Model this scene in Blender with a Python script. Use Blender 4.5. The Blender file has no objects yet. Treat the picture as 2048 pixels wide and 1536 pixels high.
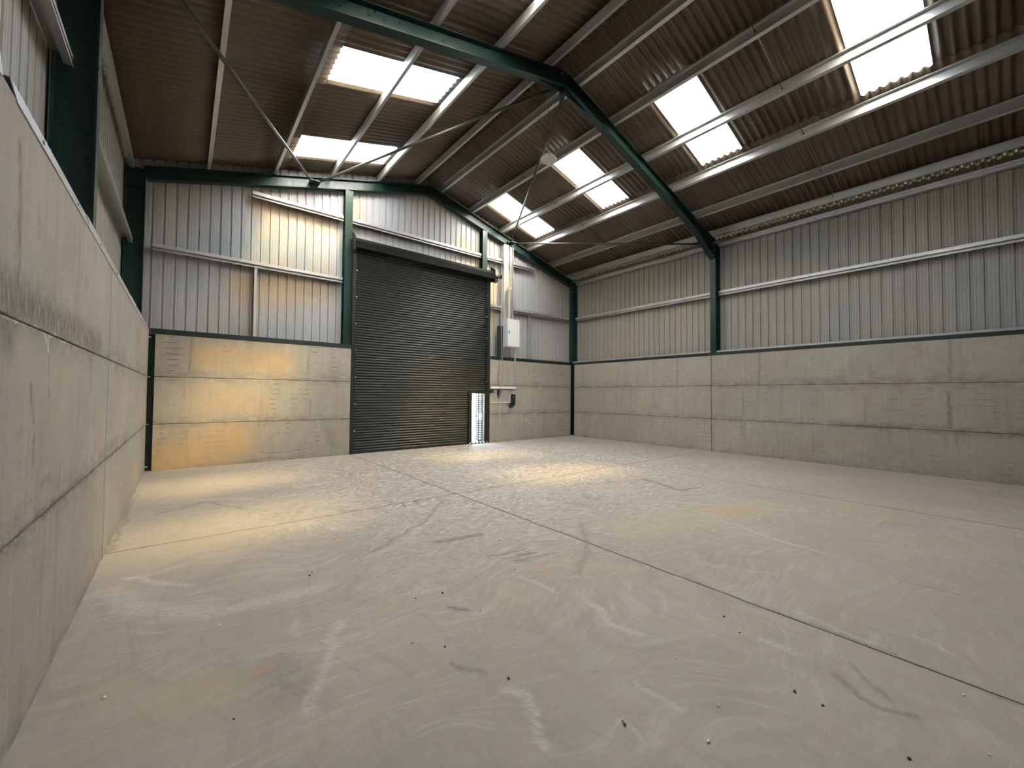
import bpy, bmesh, math, random
from mathutils import Vector, Matrix
random.seed(7)
scene = bpy.context.scene
COL = scene.collection
R = math.radians
PI = math.pi

# ------------------------------------------------------------------ camera
cam_d = bpy.data.cameras.new('camera'); cam = bpy.data.objects.new('camera', cam_d); COL.objects.link(cam)
CAM = Vector((0.583, -11.282, 1.656)); yaw, pitch, roll = 0.683213, 0.026342, 0.007844
fw = Vector((math.sin(yaw)*math.cos(pitch), math.cos(yaw)*math.cos(pitch), math.sin(pitch)))
rt = Vector((math.cos(yaw), -math.sin(yaw), 0)); up = rt.cross(fw)
r2 = math.cos(roll)*rt + math.sin(roll)*up; u2 = -math.sin(roll)*rt + math.cos(roll)*up
m = Matrix((r2, u2, -fw)).transposed().to_4x4(); m.translation = CAM
cam.matrix_world = m
cam_d.sensor_fit = 'HORIZONTAL'; cam_d.sensor_width = 36.0; cam_d.lens = 807.72/2048*36.0
cam_d.clip_start = 0.05; cam_d.clip_end = 400
scene.camera = cam

# ------------------------------------------------------------------ sky, sun, exposure
SUN_DIR = Vector((-0.5, 1.0, -1.57)).normalized()          # the way the sunlight travels
world = bpy.data.worlds.new('sky'); scene.world = world; world.use_nodes = True
wt = world.node_tree; wt.nodes.clear()
sky = wt.nodes.new('ShaderNodeTexSky'); sky.sky_type = 'NISHITA'; sky.sun_disc = False
sky.sun_elevation = math.asin(-SUN_DIR.z); sky.sun_rotation = math.atan2(-SUN_DIR.x, -SUN_DIR.y)
sky.air_density = 1.0; sky.dust_density = 2.5; sky.ozone_density = 1.0
bgn = wt.nodes.new('ShaderNodeBackground'); bgn.inputs['Strength'].default_value = 0.62
wo = wt.nodes.new('ShaderNodeOutputWorld')
wb = wt.nodes.new('ShaderNodeMix'); wb.data_type = 'RGBA'; wb.blend_type = 'MULTIPLY'; wb.inputs[0].default_value = 1.0
wb.inputs[7].default_value = (1.07, 0.98, 0.79, 1)                                  # camera white balance
wt.links.new(sky.outputs[0], wb.inputs[6]); wt.links.new(wb.outputs[2], bgn.inputs['Color']); wt.links.new(bgn.outputs[0], wo.inputs['Surface'])
sun_d = bpy.data.lights.new('sun', 'SUN'); sun = bpy.data.objects.new('sun', sun_d); COL.objects.link(sun)
sun_d.energy = 4.2; sun_d.angle = R(10); sun_d.color = (1.0, 0.66, 0.24)
sun.rotation_euler = SUN_DIR.to_track_quat('-Z', 'Y').to_euler(); sun.location = (6, -20, 20)
scene.view_settings.view_transform = 'Standard'; scene.view_settings.look = 'None'
scene.view_settings.gamma = 1.0; scene.view_settings.use_curve_mapping = False
scene.view_settings.exposure = 3.42
scene.cycles.max_bounces = 14; scene.cycles.diffuse_bounces = 6; scene.cycles.glossy_bounces = 4
scene.cycles.transmission_bounces = 6; scene.cycles.transparent_max_bounces = 8
scene.cycles.caustics_reflective = False; scene.cycles.caustics_refractive = False
scene.cycles.use_denoising = True; scene.cycles.sample_clamp_indirect = 6.0
scene.cycles.use_adaptive_sampling = False

# ------------------------------------------------------------------ building dimensions
W = 12.96            # clear width between the concrete walls
YB = -5.62           # middle portal frame
YC = -11.66          # next portal frame
YE = -17.3           # rear end
S = 0.274            # roof slope
XA = W/2
ZB = 2.91            # top of the concrete
XL, XR = -0.47, 13.43    # side cladding planes
YG = 0.36            # gable cladding plane
def und(x): return 6.19 + S*min(x, W-x)          # rafter underside
SK = [(-1.43, -0.41), (-4.46, -3.46), (-7.52, -6.53), (-10.58, -9.57), (-13.63, -12.62), (-16.68, -15.67)]

# ------------------------------------------------------------------ node helpers
class NT:
    def __init__(s, name):
        s.m = bpy.data.materials.new(name); s.m.use_nodes = True; s.t = s.m.node_tree; s.t.nodes.clear()
        s.out = s.t.nodes.new('ShaderNodeOutputMaterial')
    def n(s, typ, **kw):
        x = s.t.nodes.new(typ)
        for k, v in kw.items(): setattr(x, k, v)
        return x
    def l(s, a, b): s.t.links.new(a, b)
    def put(s, sock, v):
        if isinstance(v, bpy.types.NodeSocket): s.l(v, sock)
        else: sock.default_value = v
    def math(s, op, a, b=0.0, clamp=False):
        x = s.n('ShaderNodeMath', operation=op); x.use_clamp = clamp
        s.put(x.inputs[0], a); s.put(x.inputs[1], b); return x.outputs[0]
    def mix(s, f, a, b, mode='MIX'):
        x = s.n('ShaderNodeMix', data_type='RGBA', blend_type=mode)
        s.put(x.inputs[0], f); s.put(x.inputs[6], a if not isinstance(a, tuple) else (*a[:3], 1)); s.put(x.inputs[7], b if not isinstance(b, tuple) else (*b[:3], 1)); return x.outputs[2]
    def ramp(s, v, lo, hi, a=0.0, b=1.0):
        x = s.n('ShaderNodeMapRange'); s.put(x.inputs[0], v); s.put(x.inputs[1], lo); s.put(x.inputs[2], hi); s.put(x.inputs[3], a); s.put(x.inputs[4], b); return x.outputs[0]
    def pos(s):
        if not hasattr(s, '_p'): s._p = s.n('ShaderNodeNewGeometry').outputs['Position']
        return s._p
    def scale(s, v, sc):
        x = s.n('ShaderNodeVectorMath', operation='MULTIPLY'); s.put(x.inputs[0], v); x.inputs[1].default_value = sc; return x.outputs[0]
    def vadd(s, a, b):
        x = s.n('ShaderNodeVectorMath', operation='ADD'); s.put(x.inputs[0], a); s.put(x.inputs[1], b); return x.outputs[0]
    def noise(s, v, sc, det=4, rough=.55, dist=0.0, color=False):
        x = s.n('ShaderNodeTexNoise'); s.put(x.inputs['Vector'], v); x.inputs['Scale'].default_value = sc
        x.inputs['Detail'].default_value = det; x.inputs['Roughness'].default_value = rough; x.inputs['Distortion'].default_value = dist
        return x.outputs['Color' if color else 0]
    def sep(s, v):
        x = s.n('ShaderNodeSeparateXYZ'); s.put(x.inputs[0], v); return x.outputs
    def comb(s, a, b, c):
        x = s.n('ShaderNodeCombineXYZ'); s.put(x.inputs[0], a); s.put(x.inputs[1], b); s.put(x.inputs[2], c); return x.outputs[0]
    def bsdf(s, col, rough=.6, metal=0.0, bump=None, spec=.5, dist=.01, strength=1.0):
        b = s.n('ShaderNodeBsdfPrincipled'); s.put(b.inputs['Base Color'], col if not isinstance(col, tuple) else (*col[:3], 1))
        s.put(b.inputs['Roughness'], rough); s.put(b.inputs['Metallic'], metal); b.inputs['Specular IOR Level'].default_value = spec
        if bump is not None:
            k = s.n('ShaderNodeBump'); k.inputs['Distance'].default_value = dist; k.inputs['Strength'].default_value = strength; s.put(k.inputs['Height'], bump); s.l(k.outputs[0], b.inputs['Normal'])
        s.l(b.outputs[0], s.out.inputs[0]); return b

# node group: soft mark along the segment A-B in a plane, 1 on the mark and 0 off it
def make_seg_group():
    g = bpy.data.node_groups.new('mark_along_segment', 'ShaderNodeTree')
    I = g.interface
    I.new_socket('P', in_out='INPUT', socket_type='NodeSocketVector')
    I.new_socket('A', in_out='INPUT', socket_type='NodeSocketVector')
    I.new_socket('B', in_out='INPUT', socket_type='NodeSocketVector')
    I.new_socket('Width', in_out='INPUT', socket_type='NodeSocketFloat')
    I.new_socket('Mask', in_out='OUTPUT', socket_type='NodeSocketFloat')
    N = g.nodes; Lk = g.links
    gi = N.new('NodeGroupInput'); go = N.new('NodeGroupOutput')
    def vm(op, a, b=None):
        x = N.new('ShaderNodeVectorMath'); x.operation = op; Lk.new(a, x.inputs[0])
        if b is not None: Lk.new(b, x.inputs[1])
        return x
    pa = vm('SUBTRACT', gi.outputs['P'], gi.outputs['A']).outputs[0]
    ba = vm('SUBTRACT', gi.outputs['B'], gi.outputs['A']).outputs[0]
    d1 = vm('DOT_PRODUCT', pa, ba).outputs['Value']; d2 = vm('DOT_PRODUCT', ba, ba).outputs['Value']
    dv = N.new('ShaderNodeMath'); dv.operation = 'DIVIDE'; dv.use_clamp = True; Lk.new(d1, dv.inputs[0]); Lk.new(d2, dv.inputs[1])
    sc = N.new('ShaderNodeVectorMath'); sc.operation = 'SCALE'; Lk.new(ba, sc.inputs[0]); Lk.new(dv.outputs[0], sc.inputs['Scale'])
    df = vm('SUBTRACT', pa, sc.outputs[0]).outputs[0]; ln = vm('LENGTH', df).outputs['Value']
    mr = N.new('ShaderNodeMapRange'); mr.interpolation_type = 'SMOOTHSTEP'; Lk.new(ln, mr.inputs[0]); mr.inputs[1].default_value = 0.0
    Lk.new(gi.outputs['Width'], mr.inputs[2]); mr.inputs[3].default_value = 1.0; mr.inputs[4].default_value = 0.0
    Lk.new(mr.outputs[0], go.inputs['Mask']); return g
SEG = make_seg_group()
def marks(nt, P, polys):
    """polys: list of (strength, width, [(u,v),...]) -> summed mask"""
    acc = None
    Pk = P
    for st, w, pts in polys:
        mk = None
        for a, b in zip(pts[:-1], pts[1:]):
            x = nt.n('ShaderNodeGroup'); x.node_tree = SEG; nt.l(Pk, x.inputs['P'])
            x.inputs['A'].default_value = (*a, 0); x.inputs['B'].default_value = (*b, 0); x.inputs['Width'].default_value = w
            mk = x.outputs[0] if mk is None else nt.math('MAXIMUM', mk, x.outputs[0])
        v = nt.math('MULTIPLY', mk, st)
        acc = v if acc is None else nt.math('MAXIMUM', acc, v)
        k = nt.math('MULTIPLY', acc, 1e-7); cv = nt.n('ShaderNodeVectorMath', operation='ADD')   # keeps the marks in one evaluation chain
        nt.l(P, cv.inputs[0]); nt.l(k, cv.inputs[1]); Pk = cv.outputs[0]
    return acc

# ------------------------------------------------------------------ materials
LIGHT_MARKS = [
    (.9, .07, [(0.27, -6.31), (0.48, -6.65), (0.66, -6.86)]), (.8, .15, [(0.16, -6.52), (0.34, -7.05), (0.8, -7.50), (1.5, -7.55)]),
    (.8, .07, [(1.5, -8.19), (1.35, -8.51), (1.13, -8.98)]), (.35, .05, [(0.95, -8.29), (1.36, -8.45), (2.02, -8.44)]),
    (.9, .055, [(2.04, -9.48), (2.09, -9.59), (1.94, -9.89)]), (.6, .05, [(3.02, -8.44), (3.05, -8.85)]), (.5, .05, [(1.22, -8.2), (1.25, -7.96)]),
    (.8, .06, [(3.11, -9.19), (3.05, -9.43), (3.1, -9.65)]), (.8, .05, [(6.2, -8.84), (5.95, -9.61), (5.87, -10.06)]),
    (.5, .04, [(4.29, -10.2), (4.21, -10.57), (4.24, -10.72)]), (.5, .03, [(4.55, -10.86), (4.45, -11.11)]), (.7, .06, [(3.7, -10.23), (3.68, -10.37)]),
    (.6, .05, [(2.63, -9.93), (2.65, -10.14)]), (.7, .04, [(2.35, -10.04), (2.35, -10.14)]), (.8, .13, [(0.79, -3.37), (1.42, -3.77)]), (.8, .13, [(2.17, -3.37), (2.83, -3.23)]),
    (.45, .08, [(6.5, -7.9), (7.6, -9.4)]), (.35, .08, [(1.9, -7.2), (2.6, -7.0), (3.4, -6.2)]), (.4, .05, [(4.6, -9.3), (4.9, -9.9)])]
DARK_MARKS = [(.55, .035, [(4.15, .3), (4.15, -11.6)]), (.55, .03, [(8.85, .3), (8.85, -11.6)]), (.55, .035, [(-.2, -5.45), (13.2, -5.45)]),
    (.6, .05, [(3.63, -10.6), (3.50, -10.80), (3.58, -10.96)]), (.45, .03, [(3.83, -10.61), (3.65, -10.86)]),
    (.5, .03, [(5.66, -10.64), (5.71, -11.05)]), (.85, .025, [(3.11, -8.02), (3.5, -8.11)]), (.85, .025, [(3.05, -7.9), (3.45, -8.0)]), (.85, .025, [(3.2, -8.14), (3.55, -8.22)]),
    (.8, .12, [(2.84, -7.23), (3.33, -7.31)]), (.8, .05, [(2.23, -8.53), (2.32, -8.67)]), (.65, .05, [(3.68, -5.77), (3.03, -6.49), (2.17, -7.07)]),
    (.8, .09, [(7.74, -6.65), (7.39, -7.61), (7.83, -7.72)]), (.45, .06, [(4.65, -7.76), (3.97, -8.42), (3.46, -8.73)]), (.5, .06, [(6.2, -6.2), (7.7, -6.7)]),
    (.5, .05, [(.35, -4.0), (.9, -3.6), (1.3, -4.4)]), (.6, .04, [(1.9, -9.1), (2.0, -9.3)]), (.35, .22, [(1.08, -8.5), (1.1, -8.75)]), (.5, .05, [(.03, -5.4), (.03, -2)])]
SUN_PATCH_MARKS = [(.65, .30, [(0.60, -8.38), (0.72, -8.48)]), (.5, .11, [(1.75, -8.25), (1.93, -8.19)]), (.55, .2, [(2.7, -8.6), (2.75, -8.8)]), (.55, .3, [(3.56, -8.5), (3.9, -9.0)]),  # yellow sun patches painted into the floor colour
    (.6, .65, [(5.0, -8.3), (7.4, -8.9)]), (.5, .35, [(8.6, -9.5), (8.2, -10.2)]), (.45, .14, [(.28, -8.0), (.33, -8.2)])]
ORANGE_SUN_MARKS = [(.95, .09, [(0.95, -8.47), (1.01, -8.43)]), (.8, .11, [(3.3, -8.3), (3.27, -8.5)]), (.8, .30, [(6.5, -8.5), (7.1, -8.9)]), (.5, .09, [(.70, -8.43), (.77, -8.42)])]  # orange parts of the sun patches, painted into the floor colour
def mat_floor(box):
    x0, x1, y0, y1 = box
    def sub(ms):
        return [q for q in ms if max(p[0] for p in q[2]) > x0-.2 and min(p[0] for p in q[2]) < x1+.2 and max(p[1] for p in q[2]) > y0-.2 and min(p[1] for p in q[2]) < y1+.2]
    t = NT('concrete_floor'); p = t.pos()
    mid = t.noise(p, 1.5, 5, .6, .6); fine = t.noise(p, 22, 4, .7)
    c = t.mix(t.ramp(mid, .3, .7), (.335, .298, .252), (.425, .386, .335))
    c = t.mix(t.ramp(fine, .3, .7, .0, .22), c, (.26, .24, .22))
    w = t.vadd(p, t.scale(t.noise(p, .55, 2, .5, 0, True), (1.7, 1.7, 0)))
    sw = t.noise(t.scale(w, (1.2, 9, 1)), 1.6, 6, .7, .4)
    c = t.mix(t.ramp(sw, .50, .78, 0, .55), c, (.56, .52, .47))
    c = t.mix(t.ramp(t.noise(t.scale(w, (8, 1.0, 1)), 1.1, 6, .75, .5), .50, .78, 0, .55), c, (.24, .212, .185))
    c = t.mix(t.ramp(t.noise(t.scale(p, (1.5, 1.5, 1)), .5, 2, .5), .42, .6, 0, .35), c, (.30, .262, .225))
    if y1 > -8:
        sx, sy, sz = t.sep(p)
        near = t.math('MULTIPLY', t.ramp(sy, -9.8, -5.0), t.math('MULTIPLY', t.ramp(sx, .6, 3.6), t.ramp(sx, 12.5, 9.5)))
        sc = t.noise(t.scale(w, (7.5, 3.6, 1)), 2.2, 6, .78, .8)
        c = t.mix(t.math('MULTIPLY', t.ramp(sc, .51, .60), t.math('MULTIPLY', near, .85)), c, (.15, .133, .116))
        sc2 = t.noise(t.scale(w, (3.4, 9, 1)), 2.0, 6, .75, .6)
        c = t.mix(t.math('MULTIPLY', t.ramp(sc2, .51, .62), t.math('MULTIPLY', near, .75)), c, (.68, .65, .62))
    wp = t.vadd(p, t.scale(t.noise(p, 3.0, 4, .6, 0, True), (.22, .22, 0)))
    wp = t.vadd(wp, (-.11, -.11, 0)); fx = t.sep(wp); wp = t.comb(fx[0], fx[1], 0)
    grn = t.noise(t.scale(w, (5, 9, 1)), 4.5, 7, .8); gr = t.ramp(grn, .40, .66, 0, .85)
    L_, D_, R_ = sub(LIGHT_MARKS), sub(DARK_MARKS), sub(ORANGE_SUN_MARKS)
    if L_: c = t.mix(t.math('MULTIPLY', marks(t, wp, L_), gr), c, (.66, .62, .58))
    Y_ = sub(SUN_PATCH_MARKS)
    if Y_: c = t.mix(t.math('MULTIPLY', marks(t, wp, Y_), t.ramp(fine, .3, .6, .4, .8)), c, (.41, .38, .20))
    if D_: c = t.mix(t.math('MULTIPLY', marks(t, wp, D_), t.ramp(fine, .35, .6, .5, 1)), c, (.15, .135, .12))
    if R_: c = t.mix(t.math('MULTIPLY', marks(t, wp, R_), t.math('MULTIPLY', fine, .9)), c, (.46, .26, .16))
    t.bsdf(c, t.ramp(mid, .3, .7, .60, .76), 0, t.math('ADD', t.math('MULTIPLY', fine, .25), t.math('MULTIPLY', sw, .5)), .45, .006, .5); return t.m

def mat_wall(name, axis, dark, light, dashes, mint, seed, sun_tint=None):
    """precast concrete panels; axis 0 = wall runs in x, 1 = wall runs in y"""
    t = NT(name); p = t.pos(); s = t.sep(p); u = s[axis]; z = s[2]
    q = t.comb(u, z, seed)
    big = t.noise(q, .5, 4, .6); mid = t.noise(q, 2.2, 6, .62, .4); fine = t.noise(q, 30, 5, .7)
    oi = t.n('ShaderNodeObjectInfo').outputs['Random']
    c = t.mix(t.ramp(mid, .3, .7), (.345, .315, .268), (.44, .408, .358))
    c = t.mix(t.ramp(big, .38, .62, 0, .75), c, (.33, .292, .255))
    c = t.mix(t.ramp(oi, 0, 1, 0, .22), c, (.50, .475, .44))
    c = t.mix(t.ramp(fine, .35, .7, 0, .22), c, (.24, .22, .195))
    c = t.mix(t.ramp(t.noise(t.scale(q, (1, 1.4, 1)), 5.5, 4, .7), .52, .72, 0, .38), c, (.235, .212, .185))
    # vertical runs
    vr = t.noise(t.scale(q, (9, .55, 1)), 1.5, 6, .7)
    c = t.mix(t.ramp(vr, .52, .74, 0, .5), c, (.22, .198, .175))
    vl = t.noise(t.scale(q, (7, .4, 1)), 2.3, 5, .6)
    c = t.mix(t.ramp(vl, .58, .72, 0, .25), c, (.56, .54, .51))
    # dirt gathered at the joints
    for zz, wd in ((.975, .16), (1.975, .22), (0.0, .16)):
        d = t.math('ABSOLUTE', t.math('SUBTRACT', z, zz + (.02 if zz else 0)))
        mk = t.math('MULTIPLY', t.ramp(d, 0, wd, 1, 0), t.ramp(t.noise(t.scale(q, (3, 9, 1)), 1.3, 7, .75), .42, .62))
        c = t.mix(t.math('MULTIPLY', mk, .75), c, (.16, .145, .13))
    # short horizontal casting marks
    if dashes:
        row = t.math('FLOOR', t.math('MULTIPLY', z, 8.3)); fr = t.math('FRACT', t.math('MULTIPLY', z, 8.3))
        ln = t.ramp(t.math('ABSOLUTE', t.math('SUBTRACT', fr, .5)), .03, .09, 1, 0)
        nz = t.noise(t.comb(t.math('MULTIPLY', u, 3.6), t.math('MULTIPLY', row, .12), seed+3), 1.0, 2, .5)
        c = t.mix(t.math('MULTIPLY', ln, t.math('MULTIPLY', t.ramp(nz, .60, .65), dashes*1.1)), c, (.13, .12, .105))
    if mint:
        c = t.mix(t.math('MULTIPLY', t.ramp(t.noise(q, .8, 3, .5), .5, .62), mint), c, (.33, .37, .325))
        c = t.mix(t.math('MULTIPLY', t.ramp(t.noise(t.vadd(q, (5., 3., 1.)), .75, 3, .5), .52, .66), mint*1.1), c, (.47, .385, .29))
    wq = t.vadd(q, t.scale(t.noise(q, 6.0, 5, .6, 0, True), (.10, .10, 0))); wq = t.vadd(wq, (-.05, -.05, -float(seed)))
    gx = t.sep(wq); wq = t.comb(gx[0], gx[1], 0)
    br = t.ramp(t.noise(t.scale(q, (14, 5, 1)), 2, 6, .7), .35, .58)
    if dark: c = t.mix(t.math('MULTIPLY', marks(t, wq, dark), br), c, (.13, .118, .105))
    if light: c = t.mix(marks(t, wq, light), c, (.72, .70, .66))
    if sun_tint: c = t.mix(t.math('MULTIPLY', marks(t, wq, sun_tint), t.ramp(mid, .25, .6, .6, 1)), c, (.56, .37, .17))  # warm sunlight patches mixed into the concrete colour
    # pinholes
    vo = t.n('ShaderNodeTexVoronoi'); t.l(q, vo.inputs['Vector']); vo.inputs['Scale'].default_value = 5
    ph = t.math('MULTIPLY', t.ramp(vo.outputs['Distance'], .035, .06, 1, 0), t.ramp(t.noise(q, 1.3, 2), .5, .56))
    c = t.mix(t.math('MULTIPLY', ph, .7), c, (.12, .11, .10))
    h = t.math('ADD', t.math('MULTIPLY', fine, .3), t.math('SUBTRACT', mid, ph))
    t.bsdf(c, .78, 0, h, .3, .005, .45); return t.m

def mat_sheet(name, col, axis, blotch=0.0, metal=0.0, rough=.42, painted_light=()):
    t = NT(name); p = t.pos(); s = t.sep(p); u = s[axis]
    idn = t.math('FLOOR', t.math('DIVIDE', u, 1.0))
    wn = t.n('ShaderNodeTexWhiteNoise', noise_dimensions='1D'); t.l(idn, wn.inputs['W'])
    c = t.mix(t.ramp(wn.outputs['Value'], 0, 1, 0, .12), col, tuple(x*.75 for x in col))
    vr = t.noise(t.scale(p, (22, 22, .5)), 1, 4, .6)
    c = t.mix(t.ramp(vr, .45, .75, 0, .3), c, tuple(x*.7 for x in col))
    if blotch:
        q = t.vadd(p, (3.3, 1.7, 9.2))
        c = t.mix(t.math('MULTIPLY', t.ramp(t.noise(q, .45, 2, .4), .5, .63), blotch), c, (col[0]*1.12, col[1]*.98, col[2]*.72))
        c = t.mix(t.math('MULTIPLY', t.ramp(t.noise(t.vadd(p, (8.1, 2.2, 4.4)), .5, 2, .4), .5, .6), blotch), c, (col[0]*.84, col[1]*.97, col[2]*1.12))
    if painted_light:  # orange and blue light effects painted into the sheet colour
        s_ = t.sep(p); q = t.vadd(t.comb(s_[axis], s_[2], 0), t.scale(t.noise(p, 1.1, 3, .5, 0, True), (.5, .5, 0))); q = t.vadd(q, (-.25, -.25, 0)); z_ = t.sep(q); q = t.comb(z_[0], z_[1], 0)
        for tc, ms in painted_light: c = t.mix(marks(t, q, ms), c, tc)
    t.bsdf(c, t.ramp(vr, .3, .7, rough, rough+.15), metal, None, .5); return t.m

def mat_fibre():
    t = NT('fibre_cement_roof_sheet'); p = t.pos(); s = t.sep(p)
    idn = t.math('ADD', t.math('FLOOR', t.math('DIVIDE', t.math('ADD', s[1], .41), 1.0167)), t.math('MULTIPLY', t.math('FLOOR', t.math('DIVIDE', s[0], 2.3)), 7.3))
    wn = t.n('ShaderNodeTexWhiteNoise', noise_dimensions='1D'); t.l(idn, wn.inputs['W'])
    c = t.mix(wn.outputs['Value'], (.115, .080, .052), (.15, .106, .070))
    c = t.mix(t.ramp(t.noise(p, .8, 5, .6), .4, .7, 0, .5), c, (.098, .080, .062))
    c = t.mix(t.ramp(t.noise(p, 14, 6, .7), .4, .7, 0, .25), c, (.2, .165, .13))
    t.bsdf(c, .46, 0, None, .6); return t.m

def mat_grp():
    t = NT('translucent_roof_panel'); p = t.pos()
    c = t.mix(t.ramp(t.noise(p, 3, 5, .6), .3, .7), (.86, .91, .95), (.76, .84, .90))
    tl = t.n('ShaderNodeBsdfTranslucent'); t.put(tl.inputs[0], c)
    tr = t.n('ShaderNodeBsdfTransparent'); tr.inputs[0].default_value = (.80, .89, 1, 1)
    df = t.n('ShaderNodeBsdfPrincipled'); df.inputs['Base Color'].default_value = (.8, .84, .86, 1); df.inputs['Roughness'].default_value = .4
    a = t.n('ShaderNodeMixShader'); a.inputs[0].default_value = .22; t.l(tl.outputs[0], a.inputs[1]); t.l(tr.outputs[0], a.inputs[2])
    b = t.n('ShaderNodeMixShader'); b.inputs[0].default_value = .10; t.l(a.outputs[0], b.inputs[1]); t.l(df.outputs[0], b.inputs[2])
    t.l(b.outputs[0], t.out.inputs[0]); return t.m

def mat_paint(name, col, rough=.4, metal=0.0, dirt=.25, spec=.5, nscale=6):
    t = NT(name); p = t.pos()
    c = t.mix(t.ramp(t.noise(p, nscale, 6, .65), .4, .75, 0, dirt), col, tuple(x*.55 for x in col))
    t.bsdf(c, t.ramp(t.noise(p, nscale*2.3, 4), .3, .7, rough-.06, rough+.1), metal, None, spec); return t.m

def mat_galv():
    t = NT('galvanised_steel'); p = t.pos()
    vo = t.n('ShaderNodeTexVoronoi'); t.l(p, vo.inputs['Vector']); vo.inputs['Scale'].default_value = 55
    v = t.sep(vo.outputs['Color'])[0]
    c = t.mix(t.ramp(v, 0, 1, 0, .3), (.56, .56, .555), (.42, .425, .43))
    c = t.mix(t.ramp(t.noise(p, 3, 5), .45, .75, 0, .25), c, (.34, .335, .32))
    t.bsdf(c, .42, .65, None, .5); return t.m

def mat_hazard():
    t = NT('hazard_stripe'); p = t.pos(); s = t.sep(p)
    f = t.math('FRACT', t.math('DIVIDE', t.math('SUBTRACT', s[0], s[2]), .14))
    c = t.mix(t.math('GREATER_THAN', f, .5), (.02, .02, .02), (.75, .72, .58)); t.bsdf(c, .5); return t.m

def mat_ground():
    t = NT('yard_concrete'); p = t.pos()
    c = t.mix(t.ramp(t.noise(p, 1.2, 6, .6), .3, .7), (.50, .48, .43), (.60, .58, .53)); t.bsdf(c, .9); return t.m

M = {}
LW_DARK = [(1.0, .04, [(-5.62, 0), (-5.62, 2.9)]), (.9, .035, [(-12, .975), (0, .975)]), (.5, .03, [(-12, 1.975), (0, 1.975)]), (.7, .05, [(-8.55, 2.74), (-8.5, 2.47), (-8.5, 2.05)]), (.5, .02, [(-8.21, 2.61), (-8.2, 2.44)]), (.6, .02, [(-7.92, 1.91), (-7.86, 1.51)]),
           (.7, .05, [(-8.24, 1.67), (-8.16, 1.51)]), (.6, .03, [(-8.15, 1.42), (-8.15, 1.30)]), (.35, .02, [(-7.9, .9), (-7.9, .25)]), (.85, .20, [(-8.9, 2.06), (-6.2, 2.06)]),
           (.5, .05, [(-8.0, 1.15), (-7.8, 1.17)]), (.5, .02, [(-7.2, 2.7), (-7.2, 2.3)]), (.6, .16, [(-9.1, 1.93), (-8.6, 1.9)]), (.4, .1, [(-6.0, 1.05), (-4.8, 1.1)])]
LW_LIGHT = [(.8, .022, [(-8.0, 1.965), (-7.97, 1.92)]), (.8, .02, [(-7.93, 1.96), (-7.93, 1.88)]), (.6, .012, [(-8.9, 1.972), (-7.4, 1.972)]), (.5, .02, [(-5.65, 1.97), (-5.6, 1.93)])]
RW_DARK = [(.9, .03, [(-5.62, 0), (-5.62, 2.9)]), (.7, .035, [(-4.53, 2.86), (-4.53, 1.96)]), (.6, .045, [(-6.94, 2.88), (-6.93, 1.97)]), (.55, .05, [(-10.54, 2.86), (-10.52, 2.01)]), (.75, .05, [(-10.5, 1.78), (-10.51, 1.03)]),
           (.5, .035, [(-6.51, 1.87), (-6.51, 1.13)]), (.4, .03, [(-4.74, 1.85), (-4.74, 1.06)]), (.5, .03, [(-3.0, 2.74), (-3.04, 2.1)]), (.45, .04, [(-9.18, 1.67), (-9.17, 1.04)]),
           (.6, .04, [(-6.55, .91), (-6.55, .59)]), (.5, .03, [(-10.6, .84), (-10.59, .71)]), (.4, .03, [(-8.17, .69), (-8.16, .29)]), (.6, .035, [(-.55, 2.77), (-.55, 2.05)]),
           (.35, .03, [(-8.16, 2.7), (-8.16, 2.47)]), (.55, .10, [(-9.9, 1.0), (-8.6, .98)]), (.5, .12, [(-11.4, .93), (-10.2, .97)]), (.5, .03, [(-2.4, 1.85), (-2.4, 1.3)]), (.3, .12, [(-8.0, 2.1), (-8.8, 2.05)])]
GW_DARK = [(.6, .06, [(0.71, 2.82), (0.68, 2.12)]), (.45, .04, [(3.06, 2.83), (3.04, 2.13)]), (.4, .03, [(0.66, .85), (.68, .11)]), (.5, .03, [(3.12, 1.45), (3.11, 1.06)]),
           (.7, .02, [(1.98, .25), (2.3, .19), (2.57, .2), (3.26, .27)]), (.6, .02, [(1.73, .06), (2.16, .09), (2.82, .01)]), (.45, .22, [(3.49, .81), (3.76, .2)]),
           (.6, .03, [(2.0, .9), (2.0, .82)]), (.5, .03, [(11.35, .95), (11.35, .1)]), (.7, .025, [(10.35, .97), (10.35, .8)]), (.4, .04, [(9.6, 2.6), (9.6, 2.2)])]
M['wall_l'] = mat_wall('concrete_panel_west', 1, LW_DARK, LW_LIGHT, 0, .42, 11.0)
M['wall_r'] = mat_wall('concrete_panel_east', 1, RW_DARK, None, .45, .18, 23.0)
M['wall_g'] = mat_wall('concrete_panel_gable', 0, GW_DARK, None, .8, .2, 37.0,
    sun_tint=[(.75, .75, [(.3, .2), (1.5, .5)]), (.6, .6, [(1.0, 2.5), (2.4, 2.4)]), (.35, .6, [(1.0, 1.5), (1.9, 1.5)])])  # where sun is painted on the gable panels
M['clad_side'] = mat_sheet('side_cladding', (.36, .345, .31), 1, .25)
M['clad_gable'] = mat_sheet('gable_cladding', (.43, .425, .43), 0, .35, painted_light=[((.26, .38, .46), [(.5, .55, [(1.3, 5.2), (3.7, 5.5)]), (.3, .5, [(1.5, 3.2), (3.6, 3.4)])]),
    ((.52, .36, .16), [(.62, .5, [(2.0, 6.3), (3.4, 6.3)]), (.6, .75, [(1.7, 4.2), (3.3, 4.5)]), (.5, .3, [(4.3, 7.1), (4.4, 6.4)]), (.55, .45, [(7.9, 6.8), (8.4, 6.3)]), (.5, .35, [(9.1, 5.9), (9.1, 4.0)])])])  # painted light: bluish bands first, then warm sun patches
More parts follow.
